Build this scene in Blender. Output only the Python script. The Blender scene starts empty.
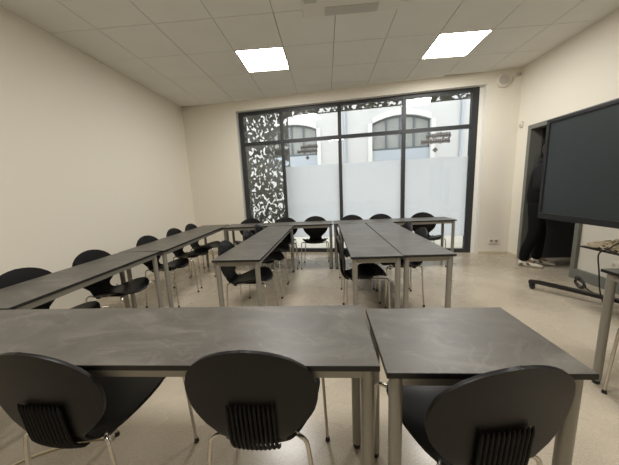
import bpy, bmesh, math, random
from mathutils import Vector, Matrix, noise
random.seed(7)
PI = math.pi
scn = bpy.context.scene
COL = scn.collection

# ------------------------------------------------------------------ materials
def newmat(name):
    m = bpy.data.materials.new(name); m.use_nodes = True
    nt = m.node_tree; nt.nodes.clear()
    out = nt.nodes.new('ShaderNodeOutputMaterial')
    return m, nt, out

def principled(name, col, rough=.5, metal=0., spec=.5, bump=0., bscale=60., var=0., vscale=8.):
    m, nt, out = newmat(name)
    b = nt.nodes.new('ShaderNodeBsdfPrincipled')
    b.inputs['Base Color'].default_value = (*col, 1)
    b.inputs['Roughness'].default_value = rough
    b.inputs['Metallic'].default_value = metal
    b.inputs['Specular IOR Level'].default_value = spec
    nt.links.new(b.outputs[0], out.inputs[0])
    if bump or var:
        tc = nt.nodes.new('ShaderNodeTexCoord')
    if var:
        n = nt.nodes.new('ShaderNodeTexNoise'); n.inputs['Scale'].default_value = vscale; n.inputs['Detail'].default_value = 5
        r = nt.nodes.new('ShaderNodeValToRGB')
        r.color_ramp.elements[0].position = .3; r.color_ramp.elements[1].position = .7
        r.color_ramp.elements[0].color = (*[c*(1-var) for c in col], 1)
        r.color_ramp.elements[1].color = (*[min(1, c*(1+var)) for c in col], 1)
        nt.links.new(tc.outputs['Object'], n.inputs['Vector'])
        nt.links.new(n.outputs['Fac'], r.inputs[0]); nt.links.new(r.outputs[0], b.inputs['Base Color'])
    if bump:
        n2 = nt.nodes.new('ShaderNodeTexNoise'); n2.inputs['Scale'].default_value = bscale
        bp = nt.nodes.new('ShaderNodeBump'); bp.inputs['Strength'].default_value = bump; bp.inputs['Distance'].default_value = .002
        nt.links.new(tc.outputs['Object'], n2.inputs['Vector'])
        nt.links.new(n2.outputs['Fac'], bp.inputs['Height']); nt.links.new(bp.outputs[0], b.inputs['Normal'])
    return m

def emission(name, col, s):
    m, nt, out = newmat(name)
    e = nt.nodes.new('ShaderNodeEmission'); e.inputs[0].default_value = (*col, 1); e.inputs[1].default_value = s
    nt.links.new(e.outputs[0], out.inputs[0])
    return m

M = {}
M['wall'] = principled('wall_paint', (.80, .757, .66), .75, spec=.25, bump=.15, bscale=220)
M['reveal'] = principled('reveal_paint', (.80, .785, .73), .7, spec=.3)
M['ceil'] = principled('mineral_tile', (.81, .795, .75), .9, spec=.1, bump=.2, bscale=300, var=.02, vscale=3)
M['ceil_grid'] = principled('ceiling_gap', (.36, .345, .31), .8, spec=.2)
M['base'] = principled('skirting', (.60, .53, .41), .6)
M['black_frame'] = principled('anthracite_aluminium', (.028, .031, .034), .45)
M['grey_frame'] = principled('grey_green_frame', (.17, .175, .155), .5)
M['dark_leaf'] = principled('dark_door_leaf', (.055, .058, .058), .4)
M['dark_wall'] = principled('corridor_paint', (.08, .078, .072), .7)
M['chair'] = principled('black_shell', (.0055, .005, .005), .42, spec=.3, bump=.12, bscale=500)
M['rib'] = principled('black_rubber_ribs', (.003, .003, .003), .6, spec=.2)
M['chrome'] = principled('chrome', (.62, .59, .54), .22, metal=1)
M['glide'] = principled('black_plastic', (.015, .015, .015), .5)
M['steel'] = principled('silver_powder_coat', (.30, .285, .25), .42, metal=.35)
M['core'] = principled('black_laminate_edge', (.008, .008, .008), .5)
M['screen'] = principled('display_glass', (.030, .038, .041), .36, spec=.6)
M['bezel'] = principled('display_bezel', (.012, .012, .013), .45)
M['white_plastic'] = principled('white_plastic', (.72, .68, .60), .45)
M['beige_plastic'] = principled('ivory_plastic', (.50, .47, .41), .5)
M['socket_dark'] = principled('socket_holes', (.24, .215, .17), .5)
M['panel_white'] = principled('white_board_panel', (.70, .665, .585), .5)
M['facade'] = principled('white_render', (.50, .495, .485), .9, spec=.1, var=.03, vscale=1.5)
M['stone_bright'] = principled('white_stone_trim', (.60, .59, .57), .9, spec=.1)
M['fac_glass'] = principled('facade_glass', (.24, .245, .23), .5, var=.10, vscale=2)
M['fac_frame'] = principled('facade_window_frame', (.10, .115, .125), .5)
M['fac_panel'] = principled('blue_grey_panel', (.35, .385, .42), .6)
M['pave'] = principled('pale_pavement', (.62, .58, .49), .9, var=.05, vscale=2)
M['decal'] = principled('brown_vinyl_lettering', (.13, .122, .117), .6)
M['jacket'] = principled('black_jacket', (.006, .006, .007), .8, spec=.25, var=.3, vscale=9)
M['trouser'] = principled('black_trousers', (.005, .005, .006), .9, spec=.2)
M['skin'] = principled('skin', (.30, .17, .115), .55)
M['hair'] = principled('dark_hair', (.012, .010, .009), .6)
M['shoe'] = principled('cream_sneaker', (.72, .68, .56), .6)
M['shoe_mark'] = principled('dark_sneaker_trim', (.10, .10, .09), .6)
M['cord'] = principled('black_cord', (.014, .014, .014), .5)
M['cream_cord'] = principled('cream_cord', (.70, .61, .45), .55)
M['stand'] = principled('black_stand', (.016, .015, .015), .4, spec=.4)
M['tape'] = principled('grey_strip', (.24, .245, .225), .5)
M['led'] = emission('led_diffuser', (1, .972, .925), 37)

# floor: polished beige cast floor with soft mottling and fine speckle
def floor_mat():
    m, nt, out = newmat('cast_floor')
    N = nt.nodes.new; L = nt.links.new
    b = N('ShaderNodeBsdfPrincipled'); L(b.outputs[0], out.inputs[0])
    tc = N('ShaderNodeTexCoord')
    n1 = N('ShaderNodeTexNoise'); n1.inputs['Scale'].default_value = 1.3; n1.inputs['Detail'].default_value = 6; n1.inputs['Distortion'].default_value = .6
    n2 = N('ShaderNodeTexNoise'); n2.inputs['Scale'].default_value = 110; n2.inputs['Detail'].default_value = 3
    r1 = N('ShaderNodeValToRGB'); r1.color_ramp.elements[0].position = .32; r1.color_ramp.elements[1].position = .7
    r1.color_ramp.elements[0].color = (.40, .345, .265, 1); r1.color_ramp.elements[1].color = (.53, .465, .37, 1)
    r2 = N('ShaderNodeValToRGB'); r2.color_ramp.elements[0].position = .35; r2.color_ramp.elements[1].position = .68
    r2.color_ramp.elements[0].color = (.88, .87, .85, 1); r2.color_ramp.elements[1].color = (1.06, 1.06, 1.06, 1)
    mx = N('ShaderNodeMix'); mx.data_type = 'RGBA'; mx.blend_type = 'MULTIPLY'; mx.inputs[0].default_value = 1
    L(tc.outputs['Object'], n1.inputs['Vector']); L(tc.outputs['Object'], n2.inputs['Vector'])
    L(n1.outputs['Fac'], r1.inputs[0]); L(n2.outputs['Fac'], r2.inputs[0])
    L(r1.outputs[0], mx.inputs[6]); L(r2.outputs[0], mx.inputs[7]); L(mx.outputs[2], b.inputs['Base Color'])
    n3 = N('ShaderNodeTexNoise'); n3.inputs['Scale'].default_value = 3; n3.inputs['Detail'].default_value = 4
    mr = N('ShaderNodeMapRange'); mr.inputs[3].default_value = .18; mr.inputs[4].default_value = .36
    L(tc.outputs['Object'], n3.inputs['Vector']); L(n3.outputs['Fac'], mr.inputs[0]); L(mr.outputs[0], b.inputs['Roughness'])
    b.inputs['Specular IOR Level'].default_value = .55
    return m
M['floor'] = floor_mat()

def slate_mat():
    m, nt, out = newmat('slate_laminate')
    N = nt.nodes.new; L = nt.links.new
    b = N('ShaderNodeBsdfPrincipled'); L(b.outputs[0], out.inputs[0])
    tc = N('ShaderNodeTexCoord'); mp = N('ShaderNodeMapping'); mp.inputs['Rotation'].default_value = (0, 0, .5); mp.inputs['Scale'].default_value = (1, 2.0, 1)
    oi = N('ShaderNodeObjectInfo'); va = N('ShaderNodeVectorMath'); va.operation = 'ADD'
    L(tc.outputs['Object'], va.inputs[0]); L(oi.outputs['Location'], va.inputs[1]); L(va.outputs[0], mp.inputs[0])
    n1 = N('ShaderNodeTexNoise'); n1.inputs['Scale'].default_value = 3.2; n1.inputs['Detail'].default_value = 9; n1.inputs['Roughness'].default_value = .62; n1.inputs['Distortion'].default_value = 1.1
    L(mp.outputs[0], n1.inputs['Vector'])
    r1 = N('ShaderNodeValToRGB')
    e = r1.color_ramp.elements; e[0].position = .28; e[0].color = (.064, .058, .050, 1); e[1].position = .75; e[1].color = (.158, .146, .125, 1)
    k = r1.color_ramp.elements.new(.52); k.color = (.092, .085, .073, 1)
    L(n1.outputs['Fac'], r1.inputs[0])
    n2 = N('ShaderNodeTexNoise'); n2.inputs['Scale'].default_value = 2.1; n2.inputs['Detail'].default_value = 7; n2.inputs['Distortion'].default_value = 2.2
    L(mp.outputs[0], n2.inputs['Vector'])
    r2 = N('ShaderNodeValToRGB'); q = r2.color_ramp.elements
    q[0].position = .485; q[0].color = (0, 0, 0, 1); q[1].position = .515; q[1].color = (0, 0, 0, 1)
    c = r2.color_ramp.elements.new(.5); c.color = (1, 1, 1, 1)
    L(n2.outputs['Fac'], r2.inputs[0])
    mx = N('ShaderNodeMix'); mx.data_type = 'RGBA'; mx.inputs[7].default_value = (.24, .225, .195, 1)
    mu = N('ShaderNodeMath'); mu.operation = 'MULTIPLY'; mu.inputs[1].default_value = .2
    L(r2.outputs[0], mu.inputs[0]); L(mu.outputs[0], mx.inputs[0]); L(r1.outputs[0], mx.inputs[6]); L(mx.outputs[2], b.inputs['Base Color'])
    b.inputs['Roughness'].default_value = .42; b.inputs['Specular IOR Level'].default_value = .6
    bp = N('ShaderNodeBump'); bp.inputs['Strength'].default_value = .15; bp.inputs['Distance'].default_value = .002
    L(n1.outputs['Fac'], bp.inputs['Height']); L(bp.outputs[0], b.inputs['Normal'])
    return m
M['slate'] = slate_mat()

def glass_mat():
    m, nt, out = newmat('clear_glass')
    N = nt.nodes.new; L = nt.links.new
    t = N('ShaderNodeBsdfTransparent'); t.inputs[0].default_value = (.93, .95, .95, 1)
    g = N('ShaderNodeBsdfGlossy'); g.inputs['Roughness'].default_value = .02
    f = N('ShaderNodeFresnel'); f.inputs[0].default_value = 1.45
    mx = N('ShaderNodeMixShader'); L(f.outputs[0], mx.inputs[0]); L(t.outputs[0], mx.inputs[1]); L(g.outputs[0], mx.inputs[2]); L(mx.outputs[0], out.inputs[0])
    return m
M['glass'] = glass_mat()

def film_mat():
    m, nt, out = newmat('frosted_film')
    N = nt.nodes.new; L = nt.links.new
    t = N('ShaderNodeBsdfTranslucent'); t.inputs[0].default_value = (.92, .93, .955, 1)
    d = N('ShaderNodeBsdfDiffuse'); d.inputs[0].default_value = (.57, .60, .62, 1)
    tr = N('ShaderNodeBsdfTransparent'); tr.inputs[0].default_value = (.9, .95, .97, 1)
    m1 = N('ShaderNodeMixShader'); m1.inputs[0].default_value = .12
    m2 = N('ShaderNodeMixShader'); m2.inputs[0].default_value = .08
    L(t.outputs[0], m1.inputs[1]); L(d.outputs[0], m1.inputs[2]); L(m1.outputs[0], m2.inputs[1]); L(tr.outputs[0], m2.inputs[2]); L(m2.outputs[0], out.inputs[0])
    return m
M['film'] = film_mat()
M['perf'] = principled('perforated_sheet', (.30, .30, .285), .6, metal=.0)

# ------------------------------------------------------------------ mesh helpers
class MB:
    def __init__(s): s.v = []; s.f = []; s.mi = []; s.mats = []
    def mat(s, m):
        if m not in s.mats: s.mats.append(m)
        return s.mats.index(m)
    def add(s, vs, fs, m):
        k = s.mat(m); o = len(s.v)
        s.v += [tuple(v) for v in vs]
        for f in fs: s.f.append(tuple(i+o for i in f)); s.mi.append(k)
    def box(s, x0, x1, y0, y1, z0, z1, m, T=None):
        vs = [Vector((x, y, z)) for z in (z0, z1) for y in (y0, y1) for x in (x0, x1)]
        if T is not None: vs = [T @ v for v in vs]
        s.add(vs, [(0, 2, 3, 1), (4, 5, 7, 6), (0, 1, 5, 4), (2, 6, 7, 3), (0, 4, 6, 2), (1, 3, 7, 5)], m)
    def prism(s, pts, off, m):
        n = len(pts); a = [Vector(p) for p in pts]; b = [p+Vector(off) for p in a]
        s.add(a+b, [tuple(range(n))[::-1], tuple(range(n, 2*n))]+[(i, (i+1) % n, n+(i+1) % n, n+i) for i in range(n)], m)
    def tube(s, pts, r, m, n=10, cap=True):
        P = [Vector(p) for p in pts]; rs = r if isinstance(r, (list, tuple)) else [r]*len(P)
        rings = []; up = None
        for i, p in enumerate(P):
            d = (P[min(i+1, len(P)-1)]-P[max(i-1, 0)]).normalized()
            if up is None:
                up = Vector((0, 0, 1)) if abs(d.z) < .9 else Vector((1, 0, 0))
            a = (up-d*up.dot(d)).normalized(); up = a; b = d.cross(a)
            rings.append([p+(a*math.cos(t)+b*math.sin(t))*rs[i] for t in [2*PI*k/n for k in range(n)]])
        vs = [v for R in rings for v in R]; fs = []
        for i in range(len(P)-1):
            for k in range(n):
                fs.append((i*n+k, i*n+(k+1) % n, (i+1)*n+(k+1) % n, (i+1)*n+k))
        if cap: fs += [tuple(range(n))[::-1], tuple((len(P)-1)*n+k for k in range(n))]
        s.add(vs, fs, m)
    def lathe(s, prof, m, n=24, T=None):
        vs = [Vector((r*math.cos(2*PI*k/n), r*math.sin(2*PI*k/n), z)) for r, z in prof for k in range(n)]
        if T is not None: vs = [T @ v for v in vs]
        fs = [(i*n+k, i*n+(k+1) % n, (i+1)*n+(k+1) % n, (i+1)*n+k) for i in range(len(prof)-1) for k in range(n)]
        fs += [tuple(range(n))[::-1], tuple((len(prof)-1)*n+k for k in range(n))]
        s.add(vs, fs, m)
    def build(s, name, parent=None, smooth=False, bevel=0, seg=2, normals=True):
        me = bpy.data.meshes.new(name); me.from_pydata(s.v, [], s.f); me.update()
        for m in s.mats: me.materials.append(m)
        for p, k in zip(me.polygons, s.mi): p.material_index = k
        if normals:
            bm = bmesh.new(); bm.from_mesh(me); bmesh.ops.recalc_face_normals(bm, faces=bm.faces); bm.to_mesh(me); bm.free()
        if smooth:
            for p in me.polygons: p.use_smooth = True
            me.set_sharp_from_angle(angle=math.radians(50))
        o = bpy.data.objects.new(name, me); COL.objects.link(o); o.parent = parent
        if bevel:
            b = o.modifiers.new('bevel', 'BEVEL'); b.width = bevel; b.segments = seg; b.limit_method = 'ANGLE'; b.angle_limit = math.radians(50)
        return o

def thing(name, label, cat, loc=(0, 0, 0), rz=0, group=None, kind=None):
    o = bpy.data.objects.new(name, None); COL.objects.link(o); o.location = loc; o.rotation_euler = (0, 0, rz)
    o.empty_display_size = .1
    return tag(o, label, cat, group, kind)
def tag(o, label=None, cat=None, group=None, kind=None):
    if label: o['label'] = label
    if cat: o['category'] = cat
    if group: o['group'] = group
    if kind: o['kind'] = kind
    return o
def part(o, label): o['label'] = label; return o

def crom(pts, n=6):
    P = [Vector(p) for p in pts]; P = [P[0]*2-P[1]]+P+[P[-1]*2-P[-2]]; out = []
    for i in range(1, len(P)-2):
        for k in range(n):
            t = k/n; a, b, c, d = P[i-1:i+3]
            out.append(.5*((2*b)+(c-a)*t+(2*a-5*b+4*c-d)*t*t+(3*b-a-3*c+d)*t**3))
    out.append(P[-2]); return out

# ------------------------------------------------------------------ room shell
ZC = 3.045; XL = .09; XR = 6.15; YF = -5.2
def yb(x, off=0.): return 2.57+off-.129*(x-.1)
T = .625

# floor follows the skewed window wall
mb = MB()
mb.add([(XL-.3, YF-.3, -.12), (9.2, YF-.3, -.12), (9.2, yb(9.2, .12), -.12), (XL-.3, yb(XL-.3, .12), -.12),
        (XL-.3, YF-.3, 0), (9.2, YF-.3, 0), (9.2, yb(9.2, .12), 0), (XL-.3, yb(XL-.3, .12), 0)],
       [(3, 2, 1, 0), (4, 5, 6, 7), (0, 1, 5, 4), (1, 2, 6, 5), (2, 3, 7, 6), (3, 0, 4, 7)], M['floor'])
tag(mb.build('floor'), kind='structure')

mb = MB(); mb.box(XL-.3, XL, YF-.3, yb(XL)+.3, 0, 3.6, M['wall']); tag(mb.build('wall_left'), kind='structure')
mb = MB(); mb.box(XL-.3, 9.2, YF-.3, YF, 0, 3.6, M['wall']); tag(mb.build('wall_front'), kind='structure')
# right wall with the doorway (y DY0..DY1)
DY0, DY1, DH = -.95, 1.54, 2.11
yr = yb(XR)
mb = MB()
mb.box(XR, XR+.14, YF, DY0, 0, 3.6, M['wall']); mb.box(XR, XR+.14, DY1, yr+.4, 0, 3.6, M['wall'])
mb.box(XR, XR+.14, DY0, DY1, DH, 3.6, M['wall']); tag(mb.build('wall_right'), kind='structure')
# back wall with the big opening, skewed
def skew_box(mb, x0, x1, o0, o1, z0, z1, m):
    vs = [(x, yb(x, o), z) for z in (z0, z1) for o in (o0, o1) for x in (x0, x1)]
    mb.add(vs, [(0, 2, 3, 1), (4, 5, 7, 6), (0, 1, 5, 4), (2, 6, 7, 3), (0, 4, 6, 2), (1, 3, 7, 5)], m)
WX0, WX1, WZ = 1.23, 5.67, 2.872
mb = MB()
skew_box(mb, XL-.05, WX0, 0, .3, 0, 3.6, M['wall']); skew_box(mb, WX1, XR+.05, 0, .3, 0, 3.6, M['wall']); skew_box(mb, WX0, WX1, 0, .3, WZ, 3.6, M['wall'])
skew_box(mb, WX0, WX0+.012, -.002, .1, 0, WZ, M['reveal']); skew_box(mb, WX1-.012, WX1, -.002, .1, 0, WZ, M['reveal'])
skew_box(mb, WX0, WX1, -.002, .1, WZ-.012, WZ, M['reveal'])
skew_box(mb, 5.602, WX1, .10, .17, 0, WZ, M['reveal'])
tag(mb.build('wall_back'), kind='structure')
mb = MB(); skew_box(mb, XL, WX0, -.01, 0, 0, .05, M['base']); skew_box(mb, WX1, XR, -.01, 0, 0, .05, M['base']); tag(mb.build('baseboard_back'), kind='structure')
mb = MB(); mb.box(XL, XL+.01, YF, yb(XL), 0, .05, M['base']); tag(mb.build('baseboard_left'), kind='structure')
mb = MB(); mb.box(XR-.012, XR, DY1+.01, yr-.01, 0, .05, M['base']); mb.box(XR-.012, XR, YF, DY0-.06, 0, .06, M['tape']); tag(mb.build('baseboard_right'), kind='structure')

# suspended ceiling: tiles with shadow gaps, openings for lamps and cassette
lamps = [(3, 1), (7, 1), (3, -4), (7, -4)]
AC = (2.80, 3.75, -.87, .08)
mb = MB(); g = .0036
for i in range(-1, 11):
    for j in range(-10, 5):
        if (i, j) in lamps: continue
        x0, x1, y0, y1 = i*T+g, (i+1)*T-g, j*T+g, (j+1)*T-g
        x0 = max(x0, XL); x1 = min(x1, XR); y0 = max(y0, YF)
        if x1-x0 < .03 or y1 - y0 < .03: continue
        if y0 > yb(x0): continue
        ya, yc = min(y1, yb(x0)), min(y1, yb(x1))
        if yc <= y0: continue
        def tile(x0, x1, y0, ya, yc):
            if x1-x0 < .01 or ya-y0 < .01: return
            mb.add([(x0, y0, ZC), (x1, y0, ZC), (x1, yc, ZC), (x0, ya, ZC), (x0, y0, ZC+.015), (x1, y0, ZC+.015), (x1, yc, ZC+.015), (x0, ya, ZC+.015)],
                   [(3, 2, 1, 0), (4, 5, 6, 7), (0, 1, 5, 4), (1, 2, 6, 5), (2, 3, 7, 6), (3, 0, 4, 7)], M['ceil'])
        if x1 > AC[0] and x0 < AC[1] and y1 > AC[2] and y0 < AC[3]:   # tiles cut back around the cassette
            tile(x0, min(x1, AC[0]), y0, y1, y1); tile(max(x0, AC[1]), x1, y0, y1, y1)
            xa, xb = max(x0, AC[0]), min(x1, AC[1])
            tile(xa, xb, y0, min(y1, AC[2]), min(y1, AC[2])); tile(xa, xb, max(y0, AC[3]), y1, y1)
        else: tile(x0, x1, y0, ya, yc)
mb.box(XL-.02, XR+.02, YF-.02, yb(XL)+.02, ZC+.012, ZC+.03, M['ceil_grid'])
mb.box(XL-.3, 9.2, YF-.3, yb(XL)+.3, 3.55, 3.7, M['ceil_grid'])
tag(mb.build('ceiling'), kind='structure')

# ceiling lamps
lab = {(3, 1): 'square lit LED panel above the inner single row, farther from the TV',
       (7, 1): 'square lit LED panel in the ceiling nearer to the TV and door',
       (3, -4): 'square lit LED panel behind the viewer on the plain wall side',
       (7, -4): 'square lit LED panel behind the viewer on the door side'}
for (i, j) in lamps:
    t = thing('ceiling_light_panel', lab[(i, j)], 'ceiling light', ((i+.5)*T, (j+.5)*T, ZC), 0, 'square LED panels in the ceiling')
    h = T/2-.004
    mb = MB()
    for a in (-1, 1):
        mb.box(min(a*h, a*(h-.014)), max(a*h, a*(h-.014)), -h, h, -.002, .012, M['white_plastic'])
        mb.box(-h+.014, h-.014, min(a*h, a*(h-.014)), max(a*h, a*(h-.014)), -.002, .012, M['white_plastic'])
    mb.build('frame', t)
    mb = MB(); mb.add([(-h+.014, -h+.014, .003), (-h+.014, h-.014, .003), (h-.014, h-.014, .003), (h-.014, -h+.014, .003)], [(0, 1, 2, 3)], M['led'])
    mb.build('diffuser', t, normals=False)

# ceiling cassette air conditioner
t = thing('air_conditioner_cassette', 'square ceiling air cassette with flat louvre flaps between the two lit panels', 'air conditioner', ((AC[0]+AC[1])/2, (AC[2]+AC[3])/2, ZC))
h = .475
mb = MB(); mb.box(-h, h, -h, h, -.03, .0105, M['white_plastic']); mb.build('body', t, bevel=.008)
mb = MB(); mb.box(-.22, .22, -.22, .22, -.036, -.03, M['beige_plastic'])
for k in range(12): mb.box(-.2, .2, -.2+k*.034, -.19+k*.034, -.039, -.036, M['white_plastic'])
mb.build('intake_grille', t)
for k in range(4):
    R = Matrix.Rotation(k*PI/2, 4, 'Z')
    mb = MB(); mb.box(-.26, .26, .335, .455, -.034, -.030, M['beige_plastic'], R); mb.build('louvre_flap', t)

# ------------------------------------------------------------------ window
w = bpy.data.objects.new('window_1', None); COL.objects.link(w); tag(w, kind='structure')
w['label'] = 'full height black framed window of four bays'
FO = (.10, .17)
def wbox(name, x0, x1, z0, z1, m, o=FO, parent=w):
    mb = MB(); skew_box(mb, x0, x1, o[0], o[1], z0, z1, m); return mb.build(name, parent)
mb = MB()
skew_box(mb, 1.26, 1.345, *FO, 0, 2.86, M['black_frame']); skew_box(mb, 5.50, 5.602, *FO, 0, 2.86, M['black_frame'])
skew_box(mb, 1.345, 5.50, *FO, 2.80, 2.86, M['black_frame']); skew_box(mb, 1.345, 5.50, *FO, 0, .075, M['black_frame'])
mb.build('window_frame', w)
mull = [2.14, 3.265, 4.41]
for x in mull: wbox('mullion', x-.031, x+.031, .075, 2.80, M['black_frame'])
wbox('transom', 1.345, 5.50, 2.212, 2.275, M['black_frame'], (.095, .165))
ed = [1.345]+mull+[5.50]
for i in range(4):
    a, b = ed[i]+(.035 if i else 0), ed[i+1]-(.035 if i < 3 else 0)
    for z0, z1 in ((.075, 2.205), (2.28, 2.80)):
        mb = MB(); skew_box(mb, a, b, .13, .136, z0, z1, M['glass']); part(mb.build('pane', w), 'clear glass pane')
    if i:
        mb = MB(); skew_box(mb, a, b, .1375, .1385, .31, 1.755, M['film']); part(mb.build('frosted_film', w), 'pale blue frosted film on the glass')
# blurred two line lettering with a diamond mark below, stuck on two panes
def lettering(xc, zc, s):
    o = .124
    mb = MB(); r = random.Random(3)
    def glyph(x0, x1, z0, z1):
        skew_box(mb, x0, x1, o, o+.002, z0, z1, M['decal'])
    # dense unreadable marks in two staggered lines
    for (xa, xb, zb, hh) in ((-.22, .19, -.075, .085), (-.14, .20, .012, .085)):
        x = xc+xa*s
        while x < xc+xb*s:
            wd = r.uniform(.024, .042)*s; z0 = zc+zb*s+r.uniform(0, .014)*s
            glyph(x, x+wd, z0, z0+r.uniform(.72, 1.0)*hh*s)
            glyph(x, x+wd+.010*s, z0+.25*hh*s, z0+.5*hh*s); x += wd+.005*s
    cx, cz, q = xc+.0*s, zc-.165*s, .045*s
    pts = [(cx-q, yb(cx-q, o), cz), (cx, yb(cx, o), cz-q), (cx+q, yb(cx+q, o), cz), (cx, yb(cx, o), cz+q)]
    mb.prism(pts, (0, .002, 0), M['decal'])
    part(mb.build('lettering', w), 'small brown lettering in two lines above a diamond mark')
lettering(2.63, 2.055, .92); lettering(4.95, 2.07, 1.1)

# ------------------------------------------------------------------ door in the right wall
d = bpy.data.objects.new('door_1', None); COL.objects.link(d); tag(d, kind='structure')
d['label'] = 'grey framed doorway with dark leaf standing open and a white side panel'
mb = MB()
xf0, xf1 = XR-.02, XR+.16
mb.box(xf0, xf1, 1.48, 1.54, 0, 2.11, M['grey_frame']); mb.box(xf0, xf1, .535, .59, 0, 2.05, M['grey_frame'])
mb.box(xf0, xf1, -.95, 1.48, 2.05, 2.11, M['grey_frame']); mb.box(xf0, xf1, -.95, .535, 0, .13, M['grey_frame']); mb.box(xf0, xf1, -.95, -.89, .13, 2.05, M['grey_frame'])
mb.build('door_frame', d)
mb = MB(); mb.box(XR+.02, XR+.06, -.89, .535, .13, 2.05, M['panel_white']); part(mb.build('side_panel', d), 'white fixed panel beside the doorway')
mb = MB(); mb.box(6.30, 7.16, 1.485, 1.53, .005, 2.04, M['dark_leaf']); lf = part(mb.build('door_leaf', d), 'dark grey leaf folded back')
mb = MB(); mb.tube([(7.06, 1.485, 1.02), (7.06, 1.43, 1.02), (6.94, 1.43, 1.02)], .009, M['chrome']); mb.build('door_handle', lf, smooth=True)
# corridor beyond the door
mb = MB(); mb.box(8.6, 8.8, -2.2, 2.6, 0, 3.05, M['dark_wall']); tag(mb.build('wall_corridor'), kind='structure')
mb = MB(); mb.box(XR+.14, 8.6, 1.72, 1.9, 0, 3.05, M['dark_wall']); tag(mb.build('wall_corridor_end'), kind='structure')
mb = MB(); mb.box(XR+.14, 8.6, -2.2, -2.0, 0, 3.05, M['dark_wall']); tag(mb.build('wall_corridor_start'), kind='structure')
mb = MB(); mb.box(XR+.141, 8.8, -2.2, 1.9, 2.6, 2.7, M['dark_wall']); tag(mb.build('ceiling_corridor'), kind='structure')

# ------------------------------------------------------------------ tables
def make_table(x0, x1, y0, y1, label, group, rz=0, end=.034):
    L, D = x1-x0, y1-y0
    t = thing('table', label, 'table', ((x0+x1)/2, (y0+y1)/2, 0), math.radians(rz), group)
    hx, hy = L/2, D/2
    mb = MB()
    mb.box(-hx, hx, -hy, hy, .722, .7385, M['core'])
    mb.box(-hx+.0015, hx-.0015, -hy+.0015, hy-.0015, .7385, .74, M['slate'])
    mb.build('tabletop', t)
    ix, iy, r = hx-.034, hy-end, .0215
    for s in (-1, 1):
        mb = MB(); mb.box(-ix, ix, s*iy-.0125, s*iy+.0125, .682, .722, M['steel']); mb.build('rail', t)
        mb = MB(); mb.box(s*ix-.0125, s*ix+.0125, -iy+.013, iy-.013, .682, .722, M['steel']); mb.build('rail', t)
    for sx in (-1, 1):
        for sy in (-1, 1):
            X, Y = sx*ix, sy*iy
            mb = MB(); mb.tube([(X, Y, .722), (X, Y, .026)], r, M['steel'], 16); lg = mb.build('leg', t, smooth=True)
            mb = MB(); mb.lathe([(.0155, .026), (.0185, .018), (.0185, .003), (.016, 0)], M['glide'], 14, Matrix.Translation((X, Y, 0))); mb.build('glide', lg, smooth=True)
    return t
gf, gl, gi, gd, gw = 'tables of the front row', 'tables of the row along the plain wall', 'inner single row table', 'tables of the inner double row', 'tables of the row by the window'
make_table(.93, 3.118, -2.165, -1.738, 'long slate grey table across the front with two chairs pushed to it', gf)
make_table(3.132, 3.715, -2.195, -1.778, 'short slate grey table beside the seam of the front row', gf)
make_table(.862, 1.292, -1.725, -.465, 'long grey table of the plain wall row, meeting the front row', gl, 0, .05)
make_table(.815, 1.285, -.452, 1.53, 'long grey table of the plain wall row, its far end by the window row', gl, 2.0, .05)
make_table(2.025, 2.432, -.88, 1.10, 'long grey table standing alone between the wall row and the double table', gi, -1.0)
make_table(3.146, 3.556, -.88, 1.11, 'long grey table of the double pair, on the side of the single inner table', gd, .25)
make_table(3.564, 3.97, -.865, 1.12, 'long grey table of the double pair, on the TV side', gd)
make_table(1.280, 1.915, 1.125, 1.55, 'grey table of the window row, touching the plain wall row', gw)
make_table(1.925, 3.06, 1.13, 1.56, 'grey table of the window row bridging the gap between the inner rows', gw)
make_table(3.075, 4.93, 1.125, 1.55, 'long grey table of the window row, ending near the door', gw)
make_table(4.60, 5.02, -2.5, -1.29, 'grey table below the TV, its corner and one leg in view', 'table in front of the TV')

# ------------------------------------------------------------------ chairs
SP = crom([(0, .205, .420), (0, .192, .430), (0, .12, .433), (0, .04, .422), (0, -.05, .408), (0, -.13, .398), (0, -.18, .411), (0, -.210, .450), (0, -.220, .50),
           (0, -.225, .56), (0, -.232, .63), (0, -.242, .70), (0, -.256, .78), (0, -.264, .82)], 14)
ARC = [0]
for a, b in zip(SP, SP[1:]): ARC.append(ARC[-1]+(b-a).length)
TOT = ARC[-1]
def at_arc(s):
    s = max(0, min(TOT-1e-6, s))
    for i in range(len(ARC)-1):
        if ARC[i+1] >= s:
            k = (s-ARC[i])/(ARC[i+1]-ARC[i]); p = SP[i].lerp(SP[i+1], k)
            d = (SP[i+1]-SP[i]).normalized(); return p, Vector((0, d.z, -d.y))*-1
W = [(0, 0), (.003, .045), (.010, .085), (.022, .122), (.042, .160), (.07, .188), (.11, .209), (.16, .214), (.21, .207), (.26, .190), (.31, .166), (.35, .142), (.39, .118), (.42, .106),
     (.445, .104), (.465, .112), (.485, .133), (.51, .163), (.54, .190), (.57, .207), (.60, .216), (.635, .220), (.67, .216), (.71, .202), (.74, .180), (.77, .144), (.788, .110), (.80, .077), (.808, .042), (.812, 0)]
W = [(s*TOT/.812, x) for s, x in W]
def width(s):
    for (a, x), (b, y) in zip(W, W[1:]):
        if s <= b: k = (s-a)/(b-a); return x+(y-x)*k
    return 0
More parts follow.
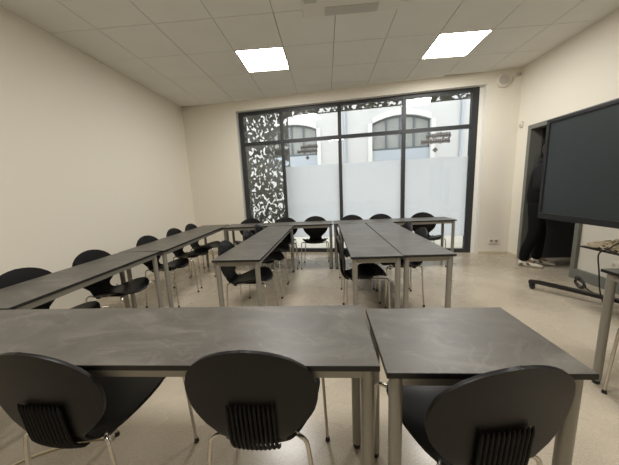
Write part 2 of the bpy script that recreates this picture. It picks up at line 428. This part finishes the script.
def shell(s0, s1, n=30):
    ss = []
    for i in range(n+1):
        k = i/n
        if s0 == 0: k = 1-math.cos(k*PI/2)
        else: k = math.sin(k*PI/2)
        ss.append(s0+(s1-s0)*k)
    mb = MB(); vs = []; m = 16
    for s in ss:
        p, nrm = at_arc(s); wd = max(width(s), .004)
        k = .45 if s > .45*TOT/.812 else 1.05
        if s < .08: k *= (s/.08)**.5
        for j in range(m+1):
            x = wd*math.sin((j/m*2-1)*PI/2)
            q = p+nrm*(k*x*x)+Vector((x, 0, 0))
            if s < .16: q.z -= 1.1*max(0, (.16-s))**1.5*.0
            vs.append(q)
    fs = [(i*(m+1)+j, i*(m+1)+j+1, (i+1)*(m+1)+j+1, (i+1)*(m+1)+j) for i in range(len(ss)-1) for j in range(m)]
    mb.add(vs, fs, M['chair']); return mb
# make sure the normal points to the sitter's side
_p, _n = at_arc(.15)
NS = 1 if _n.z > 0 else -1
_old = at_arc
def at_arc(s):
    p, n = _old(s); return p, n*NS

def make_chair(label, group):
    t = thing('chair', label, 'chair', (0, 0, 0), 0, group)
    sw = .43*TOT/.812
    for nm, a, b in (('seat', 0, sw), ('backrest', sw, TOT)):
        o = shell(a, b).build(nm, t, smooth=True, normals=False)
        md = o.modifiers.new('thick', 'SOLIDIFY'); md.thickness = .011; md.offset = -1
        if nm == 'backrest': back = o
        md2 = o.modifiers.new('soft', 'BEVEL'); md2.width = .003; md2.segments = 2; md2.limit_method = 'ANGLE'; md2.angle_limit = math.radians(60)
    # ribbed flex zone on the outside of the waist
    mb = MB(); N = 11
    for i in range(N):
        x = -.075+.15*i/(N-1); pts = []; rr = []
        for k in range(15):
            s = (.375+.235*k/14)*TOT/.812; p, n = at_arc(s)
            pts.append(p-n*(.0115-(.6 if k > 4 else 1.0)*x*x)+Vector((x, 0, 0))); rr.append(.0060 if 0 < k < 14 else .002)
        mb.tube(pts, rr, M['rib'], 8)
    part(mb.build('lumbar_ribs', back, smooth=True), 'ribbed black flex zone')
    mb = MB(); mb.box(-.075, .075, -.05, .08, .395, .408, M['glide']); mb.build('mounting_plate', t, bevel=.004)
    def leg(sx, sy):
        if sy > 0: P = [(.045*sx, .04, .400), (.10*sx, .09, .408), (.165*sx, .148, .432), (.198*sx, .176, .440), (.213*sx, .188, .428), (.219*sx, .192, .395), (.226*sx, .20, .20), (.232*sx, .205, .012)]
        else: P = [(.045*sx, -.02, .400), (.09*sx, -.09, .402), (.125*sx, -.14, .418), (.145*sx, -.165, .432), (.165*sx, -.178, .428), (.176*sx, -.184, .395), (.196*sx, -.19, .20), (.214*sx, -.20, .012)]
        mb = MB(); mb.tube(crom(P, 4), .0078, M['chrome'], 10); o = mb.build('leg', t, smooth=True)
        e = P[-1]
        mb = MB(); mb.lathe([(.0095, .022), (.011, .012), (.0125, 0)], M['glide'], 12, Matrix.Translation((e[0], e[1], 0))); mb.build('glide', o, smooth=True)
    for sx in (-1, 1):
        for sy in (1, -1): leg(sx, sy)
    # clips where shell meets the legs
    for sx in (-1, 1):
        mb = MB(); mb.box(.118*sx-.012, .118*sx+.012, -.135, -.105, .400, .420, M['glide']); mb.build('leg_clip', t)
    return t

def copy_tree(o, parent=None):
    c = o.copy(); COL.objects.link(c); c.parent = parent
    for ch in list(o.children): copy_tree(ch, c)
    return c

GF, GW, GM, GR, GQ, GB = ('chairs at the front row', 'chairs along the plain wall', 'chairs at the single inner table', 'chairs on the inner side of the double table',
                          'chairs on the TV side of the double table', 'chairs with their backs to the window')
spots = [
    (2.705, -1.95, 0, GF, 'black chair at the middle of the long front table, ribbed back squarely in view'),
    (2.005, -1.96, -3, GF, 'black chair at the long front table, back cut by the photo edge, broad seat visible'),
    (3.405, -2.02, 9, GF, 'black chair at the short front table, big oval back cut by the bottom edge'),
    (1.025, -1.27, -90, GW, 'black chair at the plain wall, lowest arc of back showing nearest the front row'),
    (1.02, -.70, -90, GW, 'second black chair from the front row along the plain wall'),
    (1.025, .05, -90, GW, 'third black chair from the front row along the plain wall, past the table seam'),
    (1.0, .655, -90, GW, 'fourth black chair from the front row along the plain wall'),
    (.99, 1.15, -90, GW, 'last black chair along the plain wall, beside the room corner'),
    (2.19, -.44, -90, GM, 'black chair at the open end of the single inner table, seat under the tabletop'),
    (2.195, .27, -90, GM, 'middle black chair of three at the single inner table'),
    (2.195, .80, -90, GM, 'black chair at the single inner table, next to the window row'),
    (3.325, -.37, -90, GR, 'black chair seen side-on at the open end of the double table'),
    (3.33, .50, -90, GR, 'black chair seen edge-on at the double table, behind a like one'),
    (3.77, -.02, 90, GQ, 'black chair on the TV side of the double table, grey back just above its edge'),
    (3.77, .47, 90, GQ, 'black chair on the TV side of the double table, closer to the window row'),
    (1.62, 1.378, 180, GB, 'black chair before the window edge and the plain wall corner'),
    (2.235, 1.378, 180, GB, 'black chair in front of the perforated screen pane at the window'),
    (2.765, 1.385, 180, GB, 'black chair at the short window table, whole seat and back in view'),
    (3.40, 1.378, 180, GB, 'black chair just past the middle window mullion, behind the double table'),
    (3.89, 1.378, 180, GB, 'black chair between the middle and last window mullions, only back arc showing'),
    (4.58, 1.36, 178, GB, 'black chair at the window row end, seat showing beside the double table'),
    (4.805, -1.64, 90, 'chair at the TV table', 'black chair at the table below the TV, only its slanting chrome leg in view'),
]
proto = make_chair(spots[0][4], GF)
for i, (x, y, a, grp, lb) in enumerate(spots):
    c = proto if i == 0 else copy_tree(proto)
    c.location = (x, y, 0); c.rotation_euler = (0, 0, math.radians(a)); c['label'] = lb; c['group'] = grp

# ------------------------------------------------------------------ display on its mobile stand
tv = thing('wall_display', 'large dark flat touch display with black bezel beside the doorway', 'television', (5.34, -.80, 0))
tv.name = 'touch_display'
Z0, Z1, HL = .865, 1.888, .92
mb = MB(); mb.box(-.02, .055, -HL+.004, HL-.004, Z0+.004, Z1-.004, M['bezel']); mb.build('housing', tv, bevel=.01)
mb = MB()
bz = .035
mb.box(-.04, -.02, -HL, HL, Z1-bz, Z1, M['bezel']); mb.box(-.04, -.02, -HL, HL, Z0, Z0+.06, M['bezel'])
mb.box(-.04, -.02, HL-bz, HL, Z0+.06, Z1-bz, M['bezel']); mb.box(-.04, -.02, -HL, -HL+bz, Z0+.06, Z1-bz, M['bezel'])
mb.build('bezel', tv, bevel=.003)
mb = MB(); mb.box(-.030, -.021, -HL+bz, HL-bz, Z0+.06, Z1-bz, M['screen']); part(mb.build('screen', tv), 'dark glossy switched-off screen')

st = thing('display_stand', 'black wheeled stand under the big display, its caster foot on the floor', 'display stand', (5.66, -.80, 0))
def caster(par, x, y):
    mb = MB(); mb.box(x-.022, x+.022, y-.022, y+.022, .062, .078, M['stand']); mb.box(x-.020, x-.014, y-.03, y+.012, .03, .066, M['stand']); mb.box(x+.014, x+.020, y-.03, y+.012, .03, .066, M['stand'])
    c = mb.build('caster', par)
    mb = MB(); mb.lathe([(.020, -.012), (.032, -.011), (.034, 0), (.032, .011), (.020, .012)], M['glide'], 20, Matrix.Translation((x, y-.01, .034)) @ Matrix.Rotation(PI/2, 4, 'Y')); mb.build('wheel', c, smooth=True)
for s in (1, -1):
    mb = MB()
    P = [(-.29, s*1.03, .085), (-.24, s*.97, .095), (-.05, s*.74, .085), (.12, s*.52, .075), (.20, s*.42, .07)]
    for a, b in zip(P, P[1:]):
        a, b = Vector(a), Vector(b); dd = (b-a); dd.z = 0; dd.normalize(); n = Vector((-dd.y, dd.x, 0))*.027; u = Vector((0, 0, .0175))
        a = a-dd*.004; b = b+dd*.004
        mb.add([a-n-u, a+n-u, a+n+u, a-n+u, b-n-u, b+n-u, b+n+u, b-n+u], [(0, 1, 2, 3), (7, 6, 5, 4), (0, 4, 5, 1), (1, 5, 6, 2), (2, 6, 7, 3), (3, 7, 4, 0)], M['stand'])
    f = mb.build('foot', st)
    caster(f, -.275, s*1.015); caster(f, .20, s*.40)
mb = MB(); mb.box(.17, .23, -.42, .42, .05, .09, M['stand']); mb.build('cross_beam', st, bevel=.004)
for s in (1, -1):
    mb = MB(); mb.box(-.05, 0, s*.17-.03, s*.17+.03, .55, 1.7, M['stand'])
    mb.prism([(-.05, s*.17-.03, .56), (0, s*.17-.03, .56), (.23, s*.17-.03, .09), (.17, s*.17-.03, .09)], (0, .06, 0), M['stand'])
    mb.build('upright', st)
mb = MB(); mb.box(-.264, -.05, -.3, .3, 1.2, 1.5, M['stand']); mb.build('mounting_plate', st)
mb = MB(); mb.box(-.12, .20, -.66, .66, .585, .600, M['stand']); part(mb.build('shelf', st, bevel=.002), 'thin black shelf under the display')

# cables on the shelf and hanging to the floor
mb = MB(); rr = random.Random(5)
for k in range(44):
    pts = []; x = rr.uniform(5.55, 5.68); y = rr.uniform(-.56, -.26); a = rr.uniform(0, 6.28)
    for q in range(9):
        x = min(5.80, max(5.548, x+.05*math.cos(a))); y = min(-.2, max(-.58, y+.075*math.sin(a))); a += rr.uniform(-.9, .9)
        hmax = .02+.11*max(0, 1-abs(y+.48)/.34)
        pts.append((x, y, .606+rr.uniform(0, hmax)))
    mb.tube(crom(pts, 3), .0045, M['cream_cord'], 6)
o = mb.build('cable_tangle', None, smooth=True); tag(o, 'tangle of thin cream cables lying on the shelf under the display', 'cables', kind='stuff')
mb = MB(); mb.tube(crom([(5.56, -.74, .83), (5.50, -.62, .76), (5.50, -.50, .69), (5.53, -.42, .63), (5.50, -.37, .57), (5.52, -.375, .40), (5.55, -.38, .20), (5.60, -.40, .04), (5.68, -.36, .008)], 5), .006, M['cord'], 8)
tag(mb.build('power_cord', None, smooth=True), 'black cord hanging from the display past the shelf to the floor', 'cord')
mb = MB()
pts = []
for k in range(34):
    a = k*.66; r = .085+.012*math.sin(k*1.7)
    pts.append((5.88+.35*r*math.cos(a)+.004*math.sin(k), .17+r*math.cos(a)+.012*math.sin(k*.9), .075+.066*math.sin(a)*(1-.02*k)))
pts += [(5.90, .10, .03), (5.90, 0, .012), (5.92, -.1, .009), (5.94, -.30, .009)]
mb.tube(crom(pts, 4), .007, M['cord'], 8)
tag(mb.build('coiled_cable', None, smooth=True), 'black coiled cable lying on the floor behind the stand foot', 'cable')
# pale cable on the floor below the front chair
mb = MB(); mb.tube(crom([(1.30, -2.10, .005), (1.37, -1.94, .005), (1.44, -1.87, .005), (1.56, -1.81, .005), (1.66, -1.775, .005), (1.74, -1.765, .005)], 6), .0055, M['cream_cord'], 8)
tag(mb.build('floor_cable', None, smooth=True), 'pale cable curving over the floor beneath the long front table', 'cable')

# ------------------------------------------------------------------ small fittings
def skewT(x, z, off=0.): return Matrix.Translation((x, yb(x, off), z)) @ Matrix.Rotation(math.atan(-.129), 4, 'Z')
R90 = Matrix.Rotation(PI/2, 4, 'X')
spk = thing('wall_speaker', 'round pale wall speaker high beside the window, under the ceiling', 'speaker')
spk.matrix_world = skewT(5.885, 2.885)
mb = MB(); mb.lathe([(.112, 0), (.112, .02), (.103, .038), (.08, .044)], M['white_plastic'], 32, R90); mb.build('housing', spk, smooth=True)
mb = MB(); mb.lathe([(.078, .043), (.076, .049), (.04, .052), (.0, .053)], M['beige_plastic'], 32, R90); mb.build('grille', spk, smooth=True)
mb = MB(); mb.tube(crom([(.10, -.012, .0), (.135, -.012, -.02), (.15, -.012, .03), (.17, -.012, .055), (.20, -.012, .06)], 4), .006, M['white_plastic'], 8); mb.build('lead', spk, smooth=True)
jb = thing('junction_box', 'tiny junction box in the room corner, wired to the round speaker', 'junction box'); jb.matrix_world = skewT(6.10, 2.945)
mb = MB(); mb.box(-.025, .018, -.03, 0, -.025, .025, M['beige_plastic']); mb.build('box', jb, bevel=.004)
mb = MB(); mb.lathe([(.009, .030), (.009, .034), (0, .034)], M['socket_dark'], 12, R90); mb.build('knockout', jb)
hk = thing('wall_sensor', 'small pale sensor on the wall beside the top of the door frame', 'sensor', (XR, 1.70, 2.17))
mb = MB(); mb.box(-.03, 0, -.03, .03, -.045, .045, M['white_plastic']); mb.build('case', hk, bevel=.008)
mb = MB(); mb.lathe([(.018, 0), (.014, .012), (0, .016)], M['beige_plastic'], 16, Matrix.Translation((-.03, 0, -.015)) @ Matrix.Rotation(-PI/2, 4, 'Y')); mb.build('lens', hk, smooth=True)
sk = thing('wall_socket', 'double white power socket low on the wall beside the window', 'socket'); sk.matrix_world = skewT(5.915, .235)
mb = MB(); mb.box(-.085, .085, -.012, 0, -.042, .042, M['white_plastic']); mb.build('plate', sk, bevel=.003)
for s in (-1, 1):
    mb = MB(); mb.lathe([(.021, .0125), (.021, .0135), (.0, .0135)], M['socket_dark'], 20, Matrix.Translation((s*.038, 0, .006)) @ R90); mb.build('outlet', sk)
s2 = thing('floor_level_socket', 'pale double socket low on the white panel under the display', 'socket', (XR+.02, .08, .30))
mb = MB(); mb.box(-.010, 0, -.07, .07, -.04, .04, M['white_plastic']); mb.build('plate', s2, bevel=.003)
for s in (-1, 1):
    mb = MB(); mb.lathe([(.02, 0), (.02, .001), (0, .001)], M['beige_plastic'], 16, Matrix.Translation((-.0105, s*.035, 0)) @ Matrix.Rotation(-PI/2, 4, 'Y')); mb.build('outlet', s2)

# ------------------------------------------------------------------ outside: screen, pavement, building
def perf_sheet(name, label, x0, x1, z0, z1, off, cell=.0115, thr=.04, seed=0., cap=None, frame=True, xedge=None):
    t = thing(name, label, 'metal screen', (0, 0, 0), 0, 'perforated metal screens outside the window')
    nx, nz = int((x1-x0)/cell), int((z1-z0)/cell)
    mb = MB(); idx = {}; vs = []; fs = []
    def vid(i, k):
        if (i, k) not in idx:
            x = x0+(x1-x0)*i/nx; idx[(i, k)] = len(vs); vs.append((x, yb(x, off), z0+(z1-z0)*k/nz))
        return idx[(i, k)]
    for i in range(nx):
        for k in range(nz):
            x = (i+.5)/nx*(x1-x0)+x0; z = (k+.5)/nz*(z1-z0)+z0
            p = Vector((x*19+seed, z*15, seed*.3))
            wv = noise.noise_vector(p*.55)*1.3
            v = noise.noise(p+wv)
            rim = min(i, k, nx-1-i, nz-1-k) < 2
            if v > thr+.17 and not rim: continue
            fs.append((vid(i, k), vid(i+1, k), vid(i+1, k+1), vid(i, k+1)))
    mb.add(vs, fs, M['perf']); o = mb.build('perforated_sheet', t, normals=False)
    md = o.modifiers.new('thick', 'SOLIDIFY'); md.thickness = .004
    if frame:
        mb = MB(); skew_box(mb, x0+.10, x0+.15, off+.02, off+.07, z0, z1, M['fac_frame']); mb.build('post', t)
        mb = MB(); skew_box(mb, x0, x1, off+.01, off+.03, 1.25, 1.29, M['perf']); mb.build('cross_rail', t)
    return t
perf_sheet('perforated_screen', 'dark perforated metal screen behind the narrow window bay', 1.16, 2.235, .02, 3.05, .42, seed=3.1)
perf_sheet('perforated_screen', 'narrow perforated metal strip hanging along the window top', 2.235, 6.2, 2.775, 3.0, .42, seed=9.7, frame=False)

mb = MB(); mb.add([(-14, yb(-14, .121), -.03), (22, yb(22, .121), -.03), (22, yb(22, 9), -.03), (-14, yb(-14, 9), -.03),
                   (-14, yb(-14, .121), -.13), (22, yb(22, .121), -.13), (22, yb(22, 9), -.13), (-14, yb(-14, 9), -.13)],
                  [(0, 1, 2, 3), (7, 6, 5, 4), (0, 4, 5, 1), (1, 5, 6, 2), (2, 6, 7, 3), (3, 7, 4, 0)], M['pave'])
tag(mb.build('street_pavement'), kind='structure')

FOFF = 6.0
bl = thing('building', 'white rendered building with arched windows across the street', 'building')
def arc_z(u, zs, rise): return zs+rise*(1-(2*u-1)**2)
wins = [(-8.1, -5.96), (-3.8, -1.66), (.52, 2.66), (4.86, 7.0), (9.2, 11.34), (13.5, 15.64)]
mb = MB()
Zb, Zs, Rise, Zt = 2.27, 3.72, .24, 9.0
xs = [-14]
for a, b in wins: xs += [a, b]
xs.append(22)
for i in range(0, len(xs), 2): skew_box(mb, xs[i], xs[i+1], FOFF, FOFF+.5, -.03, Zt, M['facade'])
for a, b in wins:
    skew_box(mb, a, b, FOFF, FOFF+.5, -.03, Zb, M['facade'])
    n = 12
    for k in range(n):
        u0, u1 = k/n, (k+1)/n; xa, xb = a+(b-a)*u0, a+(b-a)*u1
        za, zb_ = arc_z(u0, Zs, Rise), arc_z(u1, Zs, Rise)
        vs = []
        for off in (FOFF, FOFF+.5):
            vs += [(xa, yb(xa, off), za), (xb, yb(xb, off), zb_), (xb, yb(xb, off), Zt), (xa, yb(xa, off), Zt)]
        mb.add(vs, [(0, 1, 2, 3), (7, 6, 5, 4), (0, 4, 5, 1), (1, 5, 6, 2), (2, 6, 7, 3), (3, 7, 4, 0)], M['facade'])
mb.build('facade', bl)
for a, b in wins:
    # glass with frame, panel below
    mb = MB(); skew_box(mb, a+.05, b-.05, FOFF+.13, FOFF+.16, Zb+.47, Zs+Rise, M['fac_glass']); wn = mb.build('window', bl)
    mb = MB()
    for u in (.26, .5, .74):
        x = a+(b-a)*u; skew_box(mb, x-.035, x+.035, FOFF+.08, FOFF+.14, Zb+.47, arc_z(u, Zs, Rise), M['fac_frame'])
    skew_box(mb, a, b, FOFF+.08, FOFF+.15, Zb+.42, Zb+.50, M['fac_frame']); skew_box(mb, a, a+.05, FOFF+.08, FOFF+.15, Zb+.42, Zs, M['fac_frame']); skew_box(mb, b-.05, b, FOFF+.08, FOFF+.15, Zb+.42, Zs, M['fac_frame'])
    pts = [(a+(b-a)*k/12, arc_z(k/12, Zs, Rise)) for k in range(13)]
    for (x0, z0), (x1, z1) in zip(pts, pts[1:]):
        vs = []
        for off in (FOFF+.07, FOFF+.15): vs += [(x0, yb(x0, off), z0-.055), (x1, yb(x1, off), z1-.055), (x1, yb(x1, off), z1+.02), (x0, yb(x0, off), z0+.02)]
        mb.add(vs, [(0, 1, 2, 3), (7, 6, 5, 4), (0, 4, 5, 1), (1, 5, 6, 2), (2, 6, 7, 3), (3, 7, 4, 0)], M['fac_frame'])
    mb.build('window_frame', wn)
    mb = MB(); skew_box(mb, a, b, FOFF+.04, FOFF+.1, Zb, Zb+.42, M['fac_panel'])
    part(mb.build('parapet_panel', wn), 'pale blue grey panel below the glass')
    # raised surround
    mb = MB(); skew_box(mb, a-.16, a, FOFF-.05, FOFF, Zb-.4, Zs, M['stone_bright']); skew_box(mb, b, b+.16, FOFF-.05, FOFF, Zb-.4, Zs, M['stone_bright'])
    for (x0, z0), (x1, z1) in zip(pts, pts[1:]):
        vs = []
        for off in (FOFF-.05, FOFF): vs += [(x0, yb(x0, off), z0), (x1, yb(x1, off), z1), (x1, yb(x1, off), z1+.2), (x0, yb(x0, off), z0+.2)]
        mb.add(vs, [(0, 1, 2, 3), (7, 6, 5, 4), (0, 4, 5, 1), (1, 5, 6, 2), (2, 6, 7, 3), (3, 7, 4, 0)], M['stone_bright'])
    mb.build('stone_surround', wn)
for x in (3.80, 8.05, -.5, 12.3):
    mb = MB(); mb.tube([(x, yb(x, FOFF-.06), 0), (x, yb(x, FOFF-.06), 8.8)], .05, M['fac_panel'], 10); mb.build('downpipe', bl, smooth=True)

# ------------------------------------------------------------------ person in the doorway
def skin_obj(name, verts, edges, radii, mat, parent=None, sub=2, root=0):
    me = bpy.data.meshes.new(name); me.from_pydata([Vector(v) for v in verts], edges, []); me.materials.append(mat)
    o = bpy.data.objects.new(name, me); COL.objects.link(o); o.parent = parent
    sk = o.modifiers.new('skin', 'SKIN'); sk.use_smooth_shade = True
    lay = me.skin_vertices[0].data if me.skin_vertices else None
    if lay is None:
        bm = bmesh.new(); bm.from_mesh(me); bm.verts.layers.skin.verify(); bm.to_mesh(me); bm.free(); lay = me.skin_vertices[0].data
    for i, r in enumerate(radii):
        lay[i].radius = r if isinstance(r, tuple) else (r, r)
        lay[i].use_root = (i == root)
    sb = o.modifiers.new('sub', 'SUBSURF'); sb.levels = sub; sb.render_levels = sub
    return o
PO = Vector((6.03, 1.16, 0)); th = math.radians(-128)
per = thing('person', 'person in black jacket and trousers with cream sneakers walking out of the doorway', 'person', PO, th)
# local axes: +y forward, +x person's right
def chain_body():
    V = []; E = []; R = []
    def v(p, r, link=None):
        V.append(p); R.append(r)
        if link is not None: E.append((link, len(V)-1))
        return len(V)-1
    pel = v((0, .05, .95), (.11, .08)); ab = v((0, .06, 1.10), (.12, .09), pel); ch = v((0, .07, 1.30), (.165, .12), ab); nb = v((0, .09, 1.48), (.09, .08), ch)
    nk = v((0, .12, 1.56), .052, nb); hd = v((0, .16, 1.66), (.070, .088), nk); tp = v((0, .16, 1.76), (.066, .082), hd)
    for s in (-1, 1):
        sh = v((s*.19, .07, 1.43), .065, ch); el = v((s*.25, .04 if s > 0 else .15, 1.15), .045, sh)
        wr = v((s*.20, .30 if s > 0 else .36, 1.06), .03, el)
        palm = v((s*.195, .36 if s > 0 else .42, 1.04), (.034, .018), wr)
        y0 = .37 if s > 0 else .43
        for q in range(4):
            f1 = v((s*(.215)+(q-1.5)*.006, y0+.055-.004*abs(q-1.5), 1.04+(q-1.5)*.019), .0095, palm)
            v((s*(.205)+(q-1.5)*.006-s*.012, y0+.085-.006*abs(q-1.5), 1.03+(q-1.5)*.018), .0085, f1)
        t1 = v((s*.185, y0+.02, 1.075), .011, palm); v((s*.175, y0+.045, 1.09), .0095, t1)
        hp = v((s*.09, .05, .86), .07, pel); fy = -.02 if s > 0 else .12
        kn = v((s*.11, .05 if s > 0 else .10, .49), .062, hp); an = v((s*.11, fy-.03, .10), .042, kn); v((s*.115, fy+.10, .045), (.038, .03), an)
    return V, E, R
V, E, R = chain_body()
body = skin_obj('body', V, E, R, M['skin'], per)
# face
mb = MB()
mb.lathe([(.004, .030), (.013, .006), (.016, -.012), (.008, -.018)], M['skin'], 10, Matrix.Translation((0, .242, 1.672))); mb.build('nose', body, smooth=True)
for s in (-1, 1):
    mb = MB(); mb.lathe([(.0, .012), (.009, .009), (.012, 0), (.009, -.009), (0, -.012)], M['white_plastic'], 12, Matrix.Translation((s*.031, .228, 1.695))); e = mb.build('eye', body, smooth=True)
    mb = MB(); mb.lathe([(.0, .006), (.005, .004), (.006, 0), (.005, -.004), (0, -.006)], M['hair'], 10, Matrix.Translation((s*.031, .238, 1.695))); mb.build('iris', e, smooth=True)
    mb = MB(); mb.lathe([(.0, .030), (.016, .018), (.019, 0), (.013, -.02), (0, -.028)], M['skin'], 12, Matrix.Translation((s*.078, .155, 1.685)) @ Matrix.Diagonal((.5, 1, 1, 1))); mb.build('ear', body, smooth=True)
mb = MB(); mb.box(-.022, .022, .23, .242, 1.630, 1.638, M['jacket']); mb.build('mouth', body, bevel=.003)
# hair and hood-less cap of hair
mb = MB(); vs = []; fs = []; n = 20; m = 10
for i in range(m+1):
    a = PI*.62*i/m
    for k in range(n):
        b = 2*PI*k/n; rx, ry, rz_ = .094, .112, .108
        dip = 1.25 if math.sin(b) < .25 else .62
        aa = a*dip
        vs.append((rx*math.sin(aa)*math.cos(b), .148+ry*math.sin(aa)*math.sin(b), 1.705+rz_*math.cos(aa)))
for i in range(m):
    for k in range(n): fs.append((i*n+k, i*n+(k+1) % n, (i+1)*n+(k+1) % n, (i+1)*n+k))
mb.add(vs, fs, M['hair']); ho = mb.build('hair', body, smooth=True); md = ho.modifiers.new('t', 'SOLIDIFY'); md.thickness = .01
# jacket
V = []; E = []; R = []
def v(p, r, link=None):
    V.append(p); R.append(r)
    if link is not None: E.append((link, len(V)-1))
    return len(V)-1
a = v((0, .05, .87), (.155, .15)); b = v((0, .05, 1.06), (.20, .155), a); c = v((0, .05, 1.30), (.21, .165), b); e = v((0, .08, 1.48), (.13, .12), c)
for s in (-1, 1):
    sh = v((s*.19, .06, 1.42), .095, c); el = v((s*.265, .04 if s > 0 else .15, 1.15), .072, sh); v((s*.205, .285 if s > 0 else .345, 1.062), .048, el)
jk = skin_obj('jacket', V, E, R, M['jacket'], body)
mb = MB(); mb.lathe([(.085, -.07), (.078, -.03), (.068, .012), (.064, .014), (.060, -.03)], M['jacket'], 20, Matrix.Translation((0, .10, 1.555)) @ Matrix.Rotation(-.25, 4, 'X')); mb.build('collar', body, smooth=True)
V = []; E = []; R = []
w_ = v((0, .05, 1.06), (.14, .125)); a = v((0, .05, .95), (.15, .135), w_)
for s in (-1, 1):
    fy = -.02 if s > 0 else .12
    hp = v((s*.092, .045, .82), .105, a); kn = v((s*.11, .05 if s > 0 else .10, .49), .085, hp); v((s*.11, fy-.02, .24), .072, kn); v((s*.11, fy-.03, .065), .066, len(V)-1)
skin_obj('trousers', V, E, R, M['trouser'], body)
for s in (-1, 1):
    fy = -.02 if s > 0 else .12; x = s*.115
    prof = [(-.085, .030, .075), (-.075, .036, .085), (-.03, .040, .088), (.02, .042, .080), (.08, .046, .060), (.13, .047, .050), (.175, .040, .040), (.198, .02, .028)]
    mb = MB(); vs = []; n = 14
    for (yy, hw, hh) in prof:
        for k in range(n):
            t_ = 2*PI*k/n; cx_ = math.cos(t_); sz = math.sin(t_)
            vs.append((x+hw*math.copysign(abs(cx_)**.7, cx_), fy+yy, .004+(hh)*(.5+.5*math.copysign(abs(sz)**.6, sz))))
    fs = [(i*n+k, i*n+(k+1) % n, (i+1)*n+(k+1) % n, (i+1)*n+k) for i in range(len(prof)-1) for k in range(n)]+[tuple(range(n))[::-1], tuple((len(prof)-1)*n+k for k in range(n))]
    mb.add(vs, fs, M['shoe']); so = mb.build('sneaker', body, smooth=True)
    mb = MB(); mb.prism([(x+.043, fy+.02, .03), (x+.047, fy+.06, .03), (x+.043, fy+.03, .07), (x+.040, fy-.0, .07)], (.004, 0, 0), M['shoe_mark'])
    mb.prism([(x+.040, fy-.07, .02), (x+.043, fy-.03, .02), (x+.040, fy-.03, .05), (x+.037, fy-.07, .05)], (.004, 0, 0), M['shoe_mark'])
    mb.build('side_stripe', so)

# ------------------------------------------------------------------ light, sky
wd = bpy.data.worlds.new('overcast'); scn.world = wd; wd.use_nodes = True
nt = wd.node_tree; bg = nt.nodes['Background']; bg.inputs[0].default_value = (.965, .98, 1, 1); bg.inputs[1].default_value = 3.0

# ------------------------------------------------------------------ camera
f_px = 258.587
cam = bpy.data.cameras.new('camera'); co = bpy.data.objects.new('camera', cam); COL.objects.link(co); scn.camera = co
cam.sensor_width = 36; cam.lens = 36*f_px/619; cam.clip_start = .02
Rv = Vector((.99711324, .06231241, -.04338616)); Uv = Vector((.03250547, .16607845, .98557665)); Fv = Vector((-.06861916, .98414181, -.16357353))
mw = Matrix((( Rv.x, Uv.x, -Fv.x, 2.9697), (Rv.y, Uv.y, -Fv.y, -2.8908), (Rv.z, Uv.z, -Fv.z, 1.2837), (0, 0, 0, 1)))
co.matrix_world = mw

scn.view_settings.view_transform = 'Standard'; scn.view_settings.look = 'None'; scn.view_settings.gamma = 1; scn.view_settings.use_curve_mapping = False
scn.view_settings.exposure = 0.1
scn.cycles.use_denoising = True
scn.cycles.max_bounces = 10; scn.cycles.diffuse_bounces = 5; scn.cycles.transparent_max_bounces = 12
scn.cycles.sample_clamp_indirect = 6
